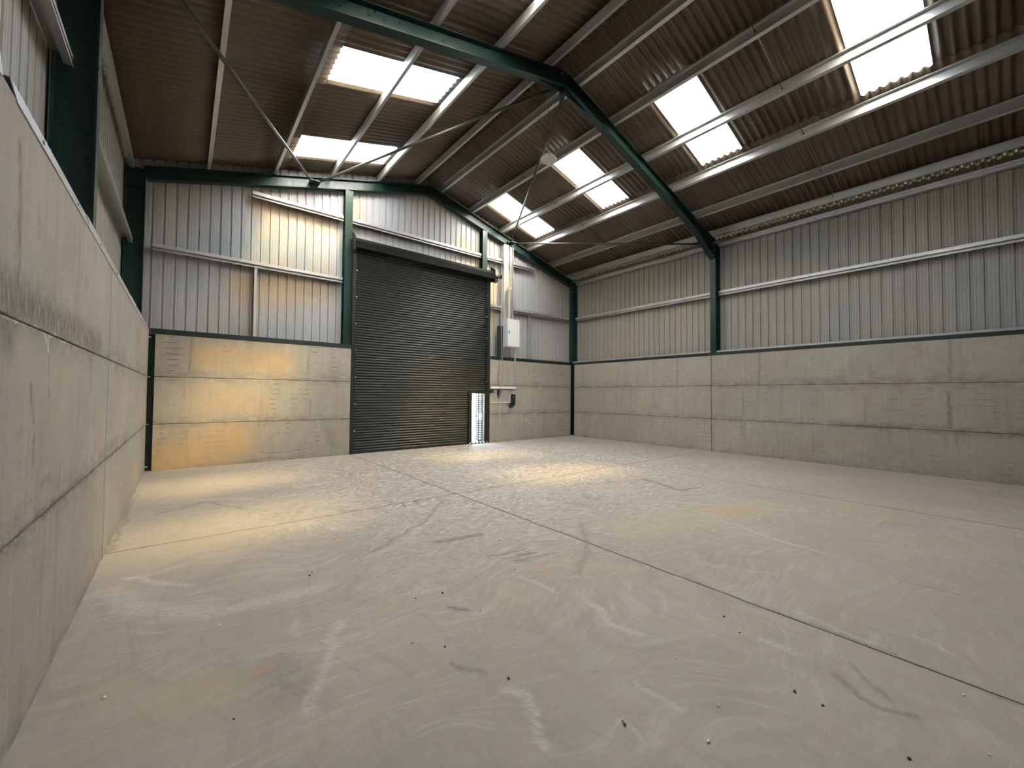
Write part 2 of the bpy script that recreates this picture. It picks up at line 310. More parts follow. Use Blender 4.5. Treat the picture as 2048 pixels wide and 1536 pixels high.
M['fibre'] = mat_fibre(); M['grp'] = mat_grp(); M['galv'] = mat_galv()
M['green'] = mat_paint('dark_green_steel_paint', (.008, .032, .027), .32, 0, .12)
M['greend'] = mat_paint('dark_green_flashing', (.012, .022, .019), .42, 0, .3)
M['shutter'] = mat_paint('shutter_slat_paint', (.026, .029, .027), .33, .3, .2)
M['black'] = mat_paint('black_plastic', (.012, .013, .014), .45)
M['hood'] = mat_paint('black_hood_paint', (.008, .008, .008), .5, 0, .1, .12)
M['white'] = mat_paint('white_cabinet_paint', (.68, .70, .72), .35, 0, .08)
M['conduit'] = mat_paint('conduit_steel', (.62, .63, .62), .35, .5, .1)
M['pvc'] = mat_paint('white_trunking', (.75, .75, .73), .45, 0, .08)
M['chrome'] = mat_paint('bright_zinc', (.8, .8, .8), .25, .9, .05)
M['rod'] = mat_paint('weathered_brace_steel', (.085, .09, .07), .35, .3, .3)
M['hazard'] = mat_hazard(); M['ground'] = mat_ground()
M['leaf'] = mat_paint('wicket_leaf_paint', (.075, .073, .07), .4, 0, .15)
M['glass'] = mat_paint('frosted_lamp_lens', (.75, .75, .74), .3, 0, .05)

# ------------------------------------------------------------------ geometry helpers
class MB:
    def __init__(s): s.v = []; s.f = []
    def add(s, vs, fs):
        o = len(s.v); s.v += [Vector(x) for x in vs]; s.f += [tuple(i+o for i in f) for f in fs]
    def box(s, x0, x1, y0, y1, z0, z1):
        vs = [(x, y, z) for x in (x0, x1) for y in (y0, y1) for z in (z0, z1)]
        s.add(vs, [(0, 1, 3, 2), (4, 6, 7, 5), (0, 4, 5, 1), (2, 3, 7, 6), (0, 2, 6, 4), (1, 5, 7, 3)])
    def prof(s, poly, p0, p1, upv=(0, 0, 1), side=None):
        """closed 2D polygon (a along side, b along up) swept from p0 to p1"""
        p0, p1 = Vector(p0), Vector(p1); d = (p1-p0).normalized(); upv = Vector(upv)
        sd = Vector(side) if side is not None else d.cross(upv); sd = sd.normalized(); uu = sd.cross(d).normalized()
        if uu.dot(upv) < 0: uu = -uu
        n = len(poly)
        vs = [p0+sd*a+uu*b for a, b in poly]+[p1+sd*a+uu*b for a, b in poly]
        s.add(vs, [tuple(range(n-1, -1, -1)), tuple(range(n, 2*n))]+[(i, (i+1) % n, n+(i+1) % n, n+i) for i in range(n)])
    def tube(s, pts, r, seg=10):
        pts = [Vector(p) for p in pts]; rings = []
        for i, p in enumerate(pts):
            d = (pts[min(i+1, len(pts)-1)]-pts[max(i-1, 0)]).normalized()
            a = d.cross(Vector((0, 0, 1)) if abs(d.z) < .9 else Vector((1, 0, 0))).normalized(); b = d.cross(a)
            rr = r[i] if isinstance(r, (list, tuple)) else r
            rings.append([p+a*math.cos(2*PI*k/seg)*rr+b*math.sin(2*PI*k/seg)*rr for k in range(seg)])
        vs = [v for q in rings for v in q]; fs = []
        for i in range(len(pts)-1):
            for k in range(seg):
                fs.append((i*seg+k, i*seg+(k+1) % seg, (i+1)*seg+(k+1) % seg, (i+1)*seg+k))
        fs.append(tuple(range(seg-1, -1, -1))); fs.append(tuple((len(pts)-1)*seg+k for k in range(seg)))
        s.add(vs, fs)
    def build(s, name, mat, parent=None, smooth=False, bevel=0, solid=0, loc=None):
        me = bpy.data.meshes.new(name)
        org = parent_world(parent) if parent is not None else Vector(loc if loc is not None else (0, 0, 0))
        me.from_pydata([tuple(v-org) for v in s.v], [], s.f)
        bm = bmesh.new(); bm.from_mesh(me); bmesh.ops.recalc_face_normals(bm, faces=bm.faces); bm.to_mesh(me); bm.free()
        o = bpy.data.objects.new(name, me); COL.objects.link(o)
        me.materials.append(mat if not isinstance(mat, str) else M[mat])
        if parent is not None: o.parent = parent
        else: o.location = org
        if smooth:
            for p in me.polygons: p.use_smooth = True
        if solid:
            md = o.modifiers.new('thickness', 'SOLIDIFY'); md.thickness = solid; md.offset = 0
        if bevel:
            md = o.modifiers.new('edge', 'BEVEL'); md.width = bevel; md.segments = 2; md.limit_method = 'ANGLE'
        return o
def parent_world(p):
    v = Vector((0, 0, 0))
    while p is not None: v = v+p.location; p = p.parent
    return v
def thing(name, loc, label=None, cat=None, group=None, kind=None):
    o = bpy.data.objects.new(name, None); COL.objects.link(o); o.location = loc; o.empty_display_size = .2
    return tag(o, label, cat, group, kind)
def tag(o, label=None, cat=None, group=None, kind=None):
    if label: o['label'] = label
    if cat: o['category'] = cat
    if group: o['group'] = group
    if kind: o['kind'] = kind
    return o
def bolt(mb, p, axis, r=.014, h=.012):
    p = Vector(p); a = Vector(axis).normalized(); mb.tube([p-a*.002, p+a*h], r, 6)

def isec(w, d, tf=.012, tw=.009):          # I section, depth along b from 0 to d
    a = w/2; b = tw/2
    return [(-a, 0), (a, 0), (a, tf), (b, tf), (b, d-tf), (a, d-tf), (a, d), (-a, d), (-a, d-tf), (-b, d-tf), (-b, tf), (-a, tf)]
def zed(d=.195, f=.068, lip=.018, t=.004, flip=1):   # web at a=0, bottom flange to +a, top flange to -a
    P = [(-t/2, 0), (f, 0), (f, lip), (f-t, lip), (f-t, t), (t/2, t), (t/2, d), (-f, d), (-f, d-lip), (-f+t, d-lip), (-f+t, d-t), (-t/2, d-t)]
    return [(flip*a, b) for a, b in P]

def clad_profile(u0, u1, out):             # box profile: wide inner flat, narrow recess going out
    pts = []; k = math.floor(u0/.2)-1
    while k*.2 < u1+.2:
        b = k*.2
        for du, h in ((0.0, 0), (.040, 0), (.043, .004), (.047, .004), (.050, 0), (.096, 0), (.099, .004), (.103, .004), (.106, 0), (.146, 0), (.160, .031), (.186, .031)):
            pts.append((b+du, h*out))
        k += 1
    res = [p for p in pts if u0 <= p[0] <= u1]
    return [(u0, 0)]+res+[(u1, 0)]
def clad(name, axis, plane, out, u0, u1, zlo, ztop, mat, parent, holes=None):
    mb = MB(); pr = clad_profile(u0, u1, out); n = len(pr)
    vs = []
    for u, h in pr:
        zb = zlo(u) if callable(zlo) else zlo
        for z in (zb, ztop(u) if callable(ztop) else ztop):
            vs.append((u, plane+h, z) if axis == 0 else (plane+h, u, z))
    mb.add(vs, [(2*i, 2*i+2, 2*i+3, 2*i+1) for i in range(n-1)])
    return mb.build(name, mat, parent, solid=.0012)

# ------------------------------------------------------------------ floor and yard
fl = thing('floor', (0, 0, 0), kind='structure')
J = .007
xs = [-.45, 4.15, 8.85, 13.4]; ys = [-17.3, YC+.05, -5.45, .42]
for i in range(3):
    for j in range(3):
        slab = MB(); slab.box(xs[i]+J*(i > 0), xs[i+1]-J*(i < 2), ys[j]+J*(j > 0), ys[j+1]-J*(j < 2), -.15, 0)
        slab.build('concrete_slab', mat_floor((xs[i], xs[i+1], ys[j], ys[j+1])), fl)
sub = MB(); sub.box(-.45, 13.4, -17.3, .42, -.30, -.035); sub.build('joint_bed', 'black', fl)
g = MB(); g.box(-60, 70, -80, -17.3, -.1, -.01); g.box(-60, 70, .42, 90, -.1, -.02); g.box(-60, -.48, -17.3, .42, -.1, -.02); g.box(13.46, 70, -17.3, .42, -.1, -.02)
tag(g.build('ground', 'ground', None), kind='structure')

# ------------------------------------------------------------------ concrete walls
Z = [(0.0, .970), (.980, 1.970), (1.980, ZB)]
def panels(parent, axis, plane0, plane1, spans, mat):
    for a, b in spans:
        for z0, z1 in Z:
            mb = MB()
            if axis == 1: mb.box(min(plane0, plane1), max(plane0, plane1), a, b, z0-(0.03 if z0 == 0 else 0), z1)
            else: mb.box(a, b, min(plane0, plane1), max(plane0, plane1), z0-(0.03 if z0 == 0 else 0), z1)
            mb.build('concrete_panel', mat, parent, bevel=.006)
    # packing strip behind the joints
    s = MB(); a = min(x[0] for x in spans); b = max(x[1] for x in spans)
    for zz in (.975, 1.975):
        for (p, q) in spans:
            lo, hi = sorted((plane0+(plane1-plane0)*.12, plane1))
            if axis == 1: s.box(lo, hi, p, q, zz-.006, zz+.006)
            else: s.box(p, q, lo, hi, zz-.006, zz+.006)
    if axis == 1:
        for (p, q), (r_, t_) in zip(spans[:-1], spans[1:]):
            lo, hi = sorted((plane0+(plane1-plane0)*.12, plane1)); s.box(lo, hi, min(q, t_) if q < r_ else t_, max(p, r_) if q < r_ else p, 0, ZB)
    s.build('joint_filler', 'black', parent)
wl = thing('wall_left', (0, 0, 0), kind='structure'); wr = thing('wall_right', (W, 0, 0), kind='structure')
wb = thing('wall_back', (0, 0, 0), kind='structure'); wf = thing('wall_front', (0, YE, 0), kind='structure')
spans = [(YB+.005, -.02), (YC+.005, YB-.005), (YE, YC-.005)]
panels(wl, 1, 0, -.13, spans, 'wall_l'); panels(wr, 1, W, W+.13, [(YB+.005, -.10), (YC+.005, YB-.005), (YE, YC-.005)], 'wall_r')
panels(wb, 0, 0, .13, [(.105, 4.105)], 'wall_g'); panels(wb, 0, 0, .13, [(8.785, 12.86)], 'wall_g')
clad('cladding', 1, XL, -1, YE, YG, 2.80, 6.60, 'clad_side', wl)
clad('cladding', 1, XR, 1, YE, YG, 2.80, 6.606, 'clad_side', wr)
def ztopg(x): return 6.735 + S*min(x, W-x)
clad('cladding', 0, YG, 1, XL, 4.02, 2.80, ztopg, 'clad_gable', wb)
clad('cladding', 0, YG, 1, 4.02, 8.72, 5.62, ztopg, 'clad_gable', wb)
clad('cladding', 0, YG, 1, 8.72, XR, 2.80, ztopg, 'clad_gable', wb)
# outer skirts below the cladding behind the concrete
mb = MB(); mb.box(XL-.03, XL, YE, YG, -.02, 2.82); mb.build('skirt', 'clad_side', wl)
mb = MB(); mb.box(XR, XR+.03, YE, YG, -.02, 2.82); mb.build('skirt', 'clad_side', wr)
for a_, b_ in ((XL, 4.05), (8.80, XR)):
    mb = MB(); mb.box(a_, b_, YG, YG+.03, -.02, 2.82); mb.build('skirt', 'clad_gable', wb)
# rear end, behind the camera
clad('cladding', 0, YE-.02, -1, XL, XR, 0, ztopg, 'clad_gable', wf)

# ------------------------------------------------------------------ roof
AMP = .026; PIT = .1454
def corr(name, side, xa, xb, y0, y1, dz, mat, parent=None, steps=8):
    """corrugated sheet between eave-side coordinate xa and ridge-side xb (distance from the low wall), y0<y1"""
    mb = MB(); n = max(2, int(round((y1-y0)/PIT*steps))); vs = []
    for i in range(n+1):
        y = y0+(y1-y0)*i/n
        h = AMP*math.cos(2*PI*(y+.41)/PIT)
        for xx in (xa, xb):
            x = xx if side < 0 else W-xx
            vs.append((x, y, 6.715+S*xx+dz+h))
    mb.add(vs, [(2*i, 2*i+2, 2*i+3, 2*i+1) for i in range(n)])
    return mb, mat
ce = thing('ceiling', (0, 0, 6.6), kind='structure')
Y0, Y1 = YE-.25, YG+.25
for side in (-1, 1):
    mb, _ = corr('', side, -.80, 2.50, Y0, Y1, 0, None); mb.build('roof_sheeting', 'fibre', ce, smooth=True, solid=.006)
    mb, _ = corr('', side, 4.73, XA+.0, Y0, Y1, .018, None); mb.build('roof_sheeting', 'fibre', ce, smooth=True, solid=.006)
    e = Y1; edges = []
    for a, b in SK[:4]: edges.append((b-.03, e)); e = a+.03
    edges.append((Y0, e))
    for a, b in edges:
        mb, _ = corr('', side, 2.30, 4.93, a, b, .009, None); mb.build('roof_sheeting', 'fibre', ce, smooth=True, solid=.006)
rd = MB(); rd.prof([(-.36, -.105), (0, 0), (.36, -.105), (.36, -.095), (0, .012), (-.36, -.095)], (XA, Y0, 6.715+S*XA+.062), (XA, Y1, 6.715+S*XA+.062), side=(1, 0, 0)); rd.build('ridge_cap', 'fibre', ce)
where = {0: 'nearest the shutter door wall', 1: 'between the shutter door wall and the middle roof frame', 2: 'just on the near side of the middle roof frame', 3: 'at the top edge of the picture', 4: 'behind', 5: 'behind'}
SKL = {(1, 0): 'white corrugated roof light on the right slope, nearest the shutter door wall',
       (1, 1): 'pale roof light on the right roof slope behind the round hanging lamp',
       (1, 2): 'blue-tinted corrugated roof light on the right slope just past the middle rafter',
       (1, 3): 'largest roof light, on the right slope, cut by the top edge of the photo',
       (-1, 0): 'white roof light above the gable wall on the left slope, crossed by a brace',
       (-1, 1): 'large pale roof light on the left slope between the middle rafter and gable',
       (-1, 2): 'sliver of a roof light above the green rafter at the top centre edge'}
for side in (-1, 1):
    for k, (a, b) in enumerate(SK[:4]):
        mb, _ = corr('', side, 2.30, 4.93, a, b, .0095, None, steps=10); x = 3.6 if side < 0 else W-3.6
        if (side, k) not in SKL:
            mb.build('roof_light', 'grp', ce, smooth=True); continue
        o = mb.build('skylight', 'grp', None, smooth=True, loc=(x, (a+b)/2, 6.715+S*3.6)); tag(o, SKL[(side, k)], 'skylight', 'translucent roof lights')
# ------------------------------------------------------------------ portal frames
def slope_pt(side, xx, y, dz=0): return (xx if side < 0 else W-xx, y, 6.19+S*xx+dz)
cs = math.cos(math.atan(S)); RD = .285*cs
def frame(yc, tagname, haunch, labels, apex=True):
    """columns and rafters of one portal frame, web centred at yc"""
    for side in (-1, 1):
        lab = labels[0 if side < 0 else 1]
        xi = -.13 if side < 0 else W+.13; xo = -.44 if side < 0 else W+.44
        c = thing('steel_column', ((xi+xo)/2, yc, 0), lab, 'column', 'green portal frame columns')
        mb = MB(); mb.prof([(a, b) for a, b in isec(.17, .31)], (xi, yc, -.02), (xi, yc, 6.38), upv=(-1 if side < 0 else 1, 0, 0), side=(0, 1, 0)); mb.build('shaft', 'green', c)
        for zz in ((5.80, 5.96, 6.12) if yc > -8 else ()):
            for dy in (-.05, .05):
                b_ = MB(); bolt(b_, (xi, yc+dy, zz), (1 if side < 0 else -1, 0, 0), .013, .02); b_.build('bolt', 'galv', c)
        st = MB(); sx = sorted((xi, xo)); st.box(sx[0]+.012, sx[1]-.012, yc-.08, yc+.08, 5.93, 5.945); st.build('stiffener', 'green', c)
        lab = labels[2 if side < 0 else 3]
        r = thing('steel_rafter', slope_pt(side, XA/2, yc), lab, 'rafter', 'green roof rafters')
        mb = MB(); p0 = slope_pt(side, -.10, yc); p1 = slope_pt(side, XA-.002, yc)
        mb.prof(isec(.17, RD), p0, p1); mb.build('beam', 'green', r)
        if haunch:
            h = MB(); x = lambda q: q if side < 0 else W-q
            for (ya, yb_, lo) in ((yc-.0045, yc+.0045, 0), ):
                A = [(x(-.12), 5.86), (x(1.05), und(1.05)+.001), (x(-.12), und(-.12)+.001)]
                h.add([(a, ya, b) for a, b in A]+[(a, yb_, b) for a, b in A], [(0, 1, 2), (5, 4, 3), (0, 3, 4, 1), (1, 4, 5, 2), (2, 5, 3, 0)])
            h.prof([(-.085, -.011), (.085, -.011), (.085, 0), (-.085, 0)], (x(-.13), yc, 5.86), (x(1.07), yc, und(1.07)+.002), side=(0, 1, 0))
            h.build('haunch', 'green', r)
            h = MB(); A = [(x(XA-.001), und(XA)-.14), (x(XA-.75), und(XA-.75)), (x(XA-.001), und(XA))]
            h.add([(a, yc-.0045, b) for a, b in A]+[(a, yc+.0045, b) for a, b in A], [(0, 1, 2), (5, 4, 3), (0, 3, 4, 1), (1, 4, 5, 2), (2, 5, 3, 0)])
            h.build('apex_haunch', 'green', r)
        e = MB(); e.box(*(sorted((x_ for x_ in ((XA-.014, XA-.002) if side < 0 else (XA+.002, XA+.014))))), yc-.085, yc+.085, und(XA)-(.14 if haunch else .03), und(XA)+.29); e.build('apex_plate', 'green', r)
frame(.225, 'gable', False, ['dark green corner column at the back left, above the concrete', 'dark green corner column at the back right, between gable and long right wall',
      'green rafter along the top of the gable wall, left of its peak', 'green rafter sloping down the right half of the gable wall'])
frame(YB, 'mid', True, ['black-looking steel column rising at the far left behind the concrete wall', 'dark green steel column halfway along the right wall',
      'big teal-lit rafter crossing overhead from the top left to the ridge', 'big dark green rafter descending from the ridge to the right wall column'])
frame(YC, 'rear', False, ['green column on the left wall behind the photographer', 'green column at the extreme right edge of the right wall',
      'green rafter over the photographer, left half', 'green rafter over the photographer, right half'])

# ------------------------------------------------------------------ purlins
def purlin(side, xx, label, flip=1):
    x = xx if side < 0 else W-xx
    sl = math.atan(S)
    o = thing('purlin', (x, YB, 6.48+S*xx), label, 'purlin', 'galvanised roof purlins')
    nrm = Vector((-math.sin(sl) if side < 0 else math.sin(sl), 0, math.cos(sl)))
    sd = Vector((math.cos(sl) if side < 0 else -math.cos(sl), 0, math.sin(sl)))    # up-slope
    mb = MB(); mb.prof(zed(flip=-1), (x, YE, 6.478+S*xx), (x, YG-.01, 6.478+S*xx), upv=nrm, side=sd); mb.build('zed_section', 'galv', o)
    for yc in (YB, YC, .225):
        cl = MB(); q = Vector((x, yc, 6.478+S*xx))+sd*.012
        cl.prof([(-.003, 0), (.003, 0), (.003, .15), (-.003, .15)], q+Vector((0, -.07, 0)), q+Vector((0, .07, 0)), upv=nrm, side=sd)
        for dy in (-.035, .035):
            for hh in (.05, .11): bolt(cl, q+Vector((0, dy, 0))+nrm*hh-sd*.014, -sd, .011, .012)
        cl.build('cleat', 'galv', o)
names = ['lowest', 'second', 'third', 'fourth', 'top']
for i, xx in enumerate((.96, 2.27, 3.59, 4.87, 6.10)):
    t_ = 'next to the ridge' if i == 4 else ('closest to the eaves' if i == 0 else ['', 'running along the lower side of the roof lights', 'crossing the middle of the roof lights', 'at the upper end of the roof lights'][i])
    purlin(-1, xx, 'galvanised purlin on the left roof slope '+t_)
for i, xx in enumerate((1.08, 2.36, 3.62, 4.92, 6.10)):
    t_ = 'next to the ridge' if i == 4 else ('closest to the eaves' if i == 0 else ['', 'just below the roof lights', 'crossing the middle of the roof lights', 'at the upper end of the roof lights'][i])
    purlin(1, xx, 'galvanised purlin on the right roof slope '+t_)
for side in (-1, 1):
    x, ze = (-.325, 6.345) if side < 0 else (W-.05, 6.485)
    o = thing('eaves_beam', (x, YB, ze), 'galvanised eaves beam along the top of the %s side wall' % ('left' if side < 0 else 'right'), 'eaves beam', 'eaves beams')
    k = -1 if side < 0 else 1
    mb = MB(); P = [(0, 0), (.07, 0), (.07, .02), (.066, .02), (.066, .004), (.004, .004), (.004, .186), (.066, .186), (.066, .17), (.07, .17), (.07, .19), (0, .19)]
    mb.prof(P, (x, YE, ze), (x, YG-.01, ze), side=(k, 0, 0)); mb.build('channel', 'galv', o)
    for a, b in (((YE, YC-.09), (YC+.09, YB-.09), (YB+.09, .13)) if side > 0 else ()):
        o2 = MB(); P2 = [(0, 0), (.13, 0), (.13, .004), (.004, .004), (.004, .056), (.03, .075), (.03, .13), (.13, .13), (.13, .134), (.026, .134), (.026, .077), (0, .058)]
        xx = (XL+.15) if side < 0 else (XR-.15)
        o2.prof(P2, (xx, a, 6.27), (xx, b, 6.27), side=(k, 0, 0))
        bay = 'in the far bay' if b > 0 else ('in the near bay' if a > -12 else 'behind the photographer')
        tag(o2.build('wall_top_rail', 'galv', None, loc=(xx, (a+b)/2, 6.3)), 'pressed metal rail along the top of the %s wall cladding %s' % ('left' if side < 0 else 'right', bay), 'rail', 'cladding top rails')
# anti-sag rods between purlins, right slope and left slope
for yy, bay in ((-8.64, 'near'), (-2.6, 'far')):
    xsr = [1.08, 2.36, 3.62, 4.92, 6.10]
    for a, b, t_ in zip([0.0]+xsr[:-1], xsr, ('lowest', 'second lowest', 'middle', 'second highest', 'highest')):
        mb = MB(); P0 = Vector((W-a, yy, 6.56+S*a)); P1 = Vector((W-b, yy, 6.56+S*b)); mb.tube([P0, P1], .007, 6)
        for q in (P0, P1): mb.tube([q-Vector((.0, 0, .012)), q+Vector((0, 0, .012))], .014, 6)
        tag(mb.build('sag_rod', 'rod', None, loc=tuple((P0+P1)/2)), 'thin steel sag rod between purlins, %s on the right slope in the %s bay' % (t_, bay), 'rod', 'anti-sag rods')

# ------------------------------------------------------------------ wall girts
def girt(p0, p1, out, label, h=.145, d=.15):
    """zed rail; out = unit vector towards the cladding"""
    p0, p1 = Vector(p0), Vector(p1)
    t_ = .004; P = [(0, .02), (.0, 0), (.045, 0), (.045, .004), (.004, .004), (.004, .02)]
    # zed lying on its side: inner lip up, web horizontal, outer flange
    P = [(0, h-.05), (.004, h-.05), (.004, .0), (d, 0), (d, -.045), (d+.004, -.045), (d+.004, .004), (.008, .004), (.008, h-.05), (.008, h), (0, h)]
    P = [(0, 0), (d, 0), (d, -.05), (d+.004, -.05), (d+.004, .004), (.004, .004), (.004, h*.62), (.018, h*.62), (.018, h*.62+.004), (0, h*.62+.004)]
    g_ = thing('wall_rail', tuple((p0+p1)/2), label, 'wall rail', 'galvanised wall rails')
    mb = MB(); mb.prof(P, p0, p1, side=out); mb.build('zed_section', 'galv', g_)
    # lower lip strip seen as a bright line
    mb = MB(); mb.prof([(-.004, h*.62-.004), (0, h*.62-.004), (0, h*.62+.05), (-.004, h*.62+.05)], p0, p1, side=out)
    return g_
def girt2(p0, p1, out, label, H=.15, D=.155):
    """sideways zed: a tall face towards the room, a top shelf back to the cladding and a small lower return"""
    p0, p1 = Vector(p0), Vector(p1); t_ = .004
    P = [(0, .075), (0, H), (D, H), (D, H+.03), (D+t_, H+.03), (D+t_, H-t_), (t_, H-t_), (t_, .079), (.064, .079), (.064, .015), (.004, .015), (0, .015), (0, 0), (-.004, 0), (-.004, .019), (.06, .019), (.06, .075)]
    g_ = thing('wall_rail', tuple((p0+p1)/2), label, 'wall rail', 'galvanised wall rails')
    mb = MB(); mb.prof(P, p0, p1, side=out); mb.build('zed_section', 'galv', g_)
    d = (p1-p0).normalized(); L_ = (p1-p0).length
    for q in (.06, L_*.5, L_-.06):
        b_ = MB(); bolt(b_, p0+d*q+Vector((0, 0, H*.78)), -Vector(out), .011, .010); b_.build('bolt', 'chrome', g_)
    return g_
girt2((.0, .20, 4.69), (3.905, .20, 4.69), (0, 1, 0), 'lower galvanised rail across the gable wall left of the shutter door')
girt2((1.78, .20, 6.40), (3.905, .20, 6.40), (0, 1, 0), 'short upper galvanised rail on the gable wall left of the shutter door')
girt2((4.10, .20, 6.40), (8.52, .20, 6.40), (0, 1, 0), 'long galvanised rail on the gable wall directly above the shutter door')
girt2((8.73, .20, 6.40), (9.42, .20, 6.40), (0, 1, 0), 'upper short rail between the shutter door post and cable tray post')
girt2((9.66, .20, 6.40), (11.02, .20, 6.40), (0, 1, 0), 'upper gable rail right of the cable tray, ending under the rafter')
girt2((8.73, .20, 4.69), (9.42, .20, 4.69), (0, 1, 0), 'lower short rail between the shutter door post and electrical cabinet')
girt2((9.66, .20, 4.69), (12.95, .20, 4.69), (0, 1, 0), 'lower gable rail between the cabinet post and right corner column')
for a, b, t_ in ((YB+.09, .13, 'in the far bay'), (YC+.09, YB-.09, 'in the near bay')):
    girt2((W+.30, b, 4.74), (W+.30, a, 4.74), (1, 0, 0), 'bright galvanised rail midway up the right wall cladding '+t_)
    girt2((-.30, a, 4.73), (-.30, b, 4.73), (-1, 0, 0), 'galvanised rail midway up the left wall cladding '+t_, H=.11, D=.15)

# sill rails on top of the concrete and their flashings
def angle(name, p0, p1, out, mat, h=.115, d=.15, t_=.004, tilt=0.0, struct=True, label=None, cat=None):
    mb = MB(); P = [(-.004+tilt, 0), (-.004, -0.001), (0, 0), (0, h-t_), (d, h-t_), (d, h), (-t_, h), (-t_-tilt, 0)]
    P = [(-t_, 0), (0, 0), (tilt, h-t_), (d, h-t_), (d, h), (tilt-t_, h)]
    mb.prof(P, p0, p1, side=out)
    d_ = (Vector(p1)-Vector(p0)); L_ = d_.length; d_.normalize(); n = max(2, int(L_/1.1))
    for i in range(n): bolt(mb, Vector(p0)+d_*(L_*(i+.5)/n)+Vector((0, 0, h*.35))+Vector(out)*(tilt*.35-t_), -Vector(out), .011, .008)
    return mb
angle('', (.02, 0, 2.872), (4.105, 0, 2.872), (0, 1, 0), 'greend').build('trim_1', 'greend', None)['kind'] = 'structure'
angle('', (8.785, 0, 2.872), (12.93, 0, 2.872), (0, 1, 0), 'greend').build('trim_2', 'greend', None)['kind'] = 'structure'
angle('', (W, -.02, 2.885), (W, YB+.09, 2.885), (1, 0, 0), 'greend', h=.09).build('trim_3', 'greend', None)['kind'] = 'structure'
angle('', (W, YB+.09, 2.885), (W, YE, 2.885), (1, 0, 0), 'greend', h=.09).build('trim_4', 'greend', None)['kind'] = 'structure'
for a, b, t_ in ((YB+.09, .13, 'in the far bay'), (YC+.09, YB-.09, 'in the near bay')):
    mb = MB(); mb.box(W+.16, W+.42, a, b, 2.985, 2.99); mb.box(W+.16, W+.165, a, b, 2.985, 3.045); mb.box(W+.16, W+.42, a, b, 3.04, 3.045)
    tag(mb.build('sill_rail', 'galv', None, loc=(W+.3, (a+b)/2, 3.0)), 'slim bright rail on top of the right concrete wall '+t_, 'rail', 'sill rails')
segs = [(-11.6, -8.80, .000, 'nearest piece, ending at a gap'), (-8.62, -6.86, .012, 'second piece, overlapped at a bent joint'), (-6.90, -3.55, .006, 'third piece, past the bent joint'), (-3.60, -.02, .003, 'far piece reaching the gable wall')]
for a, b, ti, t_ in segs:
    mb = angle('', (.001, a, 2.893), (.001, b, 2.893), (-1, 0, 0), 'galv', h=.10, tilt=ti+.01, d=.14)
    tag(mb.build('wall_capping', 'galv', None, loc=(0, (a+b)/2, 2.9)), 'galvanised capping strip on the left concrete wall, '+t_, 'capping', 'wall capping strips')
mb = MB(); mb.box(-.30, -.14, YE, .1, 2.8, 2.93); mb.build('trim_5', 'greend', None)['kind'] = 'structure'

# ------------------------------------------------------------------ gable posts and mullions
def post(x0, x1, y0, y1, z0, zt, label, mat, name='steel_post'):
    c = thing(name, ((x0+x1)/2, (y0+y1)/2, z0), label, 'post', 'gable wall posts')
    mb = MB(); mb.prof(isec(x1-x0, y1-y0, .011, .008), ((x0+x1)/2, y0, z0), ((x0+x1)/2, y0, zt), upv=(0, 1, 0), side=(1, 0, 0)); mb.build('shaft', mat, c)
    mb = MB(); mb.box(x0-.01, x1+.01, y0-.004, y1, zt-.012, zt); mb.build('cap_plate', mat, c)
    return c
post(3.93, 4.13, .14, .345, -.02, und(3.93)+.005, 'green steel post on the left side of the shutter door', 'green')
post(8.53, 8.72, .14, .345, -.02, und(8.72)+.003, 'green steel post on the right side of the shutter door', 'green')
c = thing('galvanised_post', (9.56, .1, 2.985), 'wide galvanised post running from rafter down behind the electrical cabinet', 'post', 'gable wall posts')
mb = MB(); mb.prof([(0, 0), (.22, 0), (.22, .2), (.20, .2), (.20, .196), (.216, .196), (.216, .004), (.004, .004), (.004, .196), (.02, .196), (.02, .2), (0, .2)], (9.44, .10, 2.99), (9.44, .10, und(9.66)-.01), upv=(0, 1, 0), side=(1, 0, 0)); mb.build('channel', 'galv', c)
for x, t_ in ((1.89, 'left of the shutter door'), (10.80, 'right of the electrical cabinet')):
    mb = MB(); mb.prof([(0, 0), (.055, 0), (.055, .12), (.051, .12), (.051, .004), (.004, .004), (.004, .12), (0, .12)], (x-.03, .22, 2.985), (x-.03, .22, 4.76), upv=(0, 1, 0), side=(1, 0, 0))
    tag(mb.build('cladding_mullion', 'galv', None, loc=(x, .25, 2.985)), 'thin upright metal strut on the gable cladding '+t_, 'strut', 'cladding struts')
for a, b, t_ in (((.75, .30, 4.66), (1.80, .30, 3.0), 'left of the strut'), ((2.0, .30, 3.0), (3.85, .30, 4.66), 'right of the strut')):
    mb = MB(); mb.tube([a, b], .006, 6); tag(mb.build('tie_wire', 'galv', None, loc=a), 'faint diagonal tie wire across the gable cladding '+t_, 'wire', 'diagonal tie wires')

# ------------------------------------------------------------------ roof braces
def brace(p0, p1, label):
    p0, p1 = Vector(p0), Vector(p1); o = thing('roof_brace', tuple((p0+p1)/2), label, 'brace', 'diagonal roof braces')
    mb = MB(); mb.tube([p0, p1], .030, 12); mb.build('tube', 'rod', o, smooth=True)
    d = (p1-p0).normalized()
    for q, k in ((p0, -1), (p1, 1)):
        e = MB(); e.prof([(-.045, -.005), (.045, -.005), (.045, .005), (-.045, .005)], q+d*k*.13, q-d*k*.10)
        bolt(e, q+d*k*.07, (0, 0, -1), .013, .02)
        e.build('end_plate', 'green', o)
NL = (3.11, .06, 7.16); NR = (9.72, .06, 7.20)
brace((3.02, -.02, 7.13), (.30, -5.50, 6.22), 'long diagonal roof brace from the gable rafter to the upper left')
brace((3.22, -.02, 7.17), (6.25, -5.47, 7.88), 'diagonal roof brace rising from the left gable node to the ridge')
brace((9.66, -.02, 7.21), (6.62, -5.47, 7.90), 'diagonal roof brace from ridge down to the right gable node')
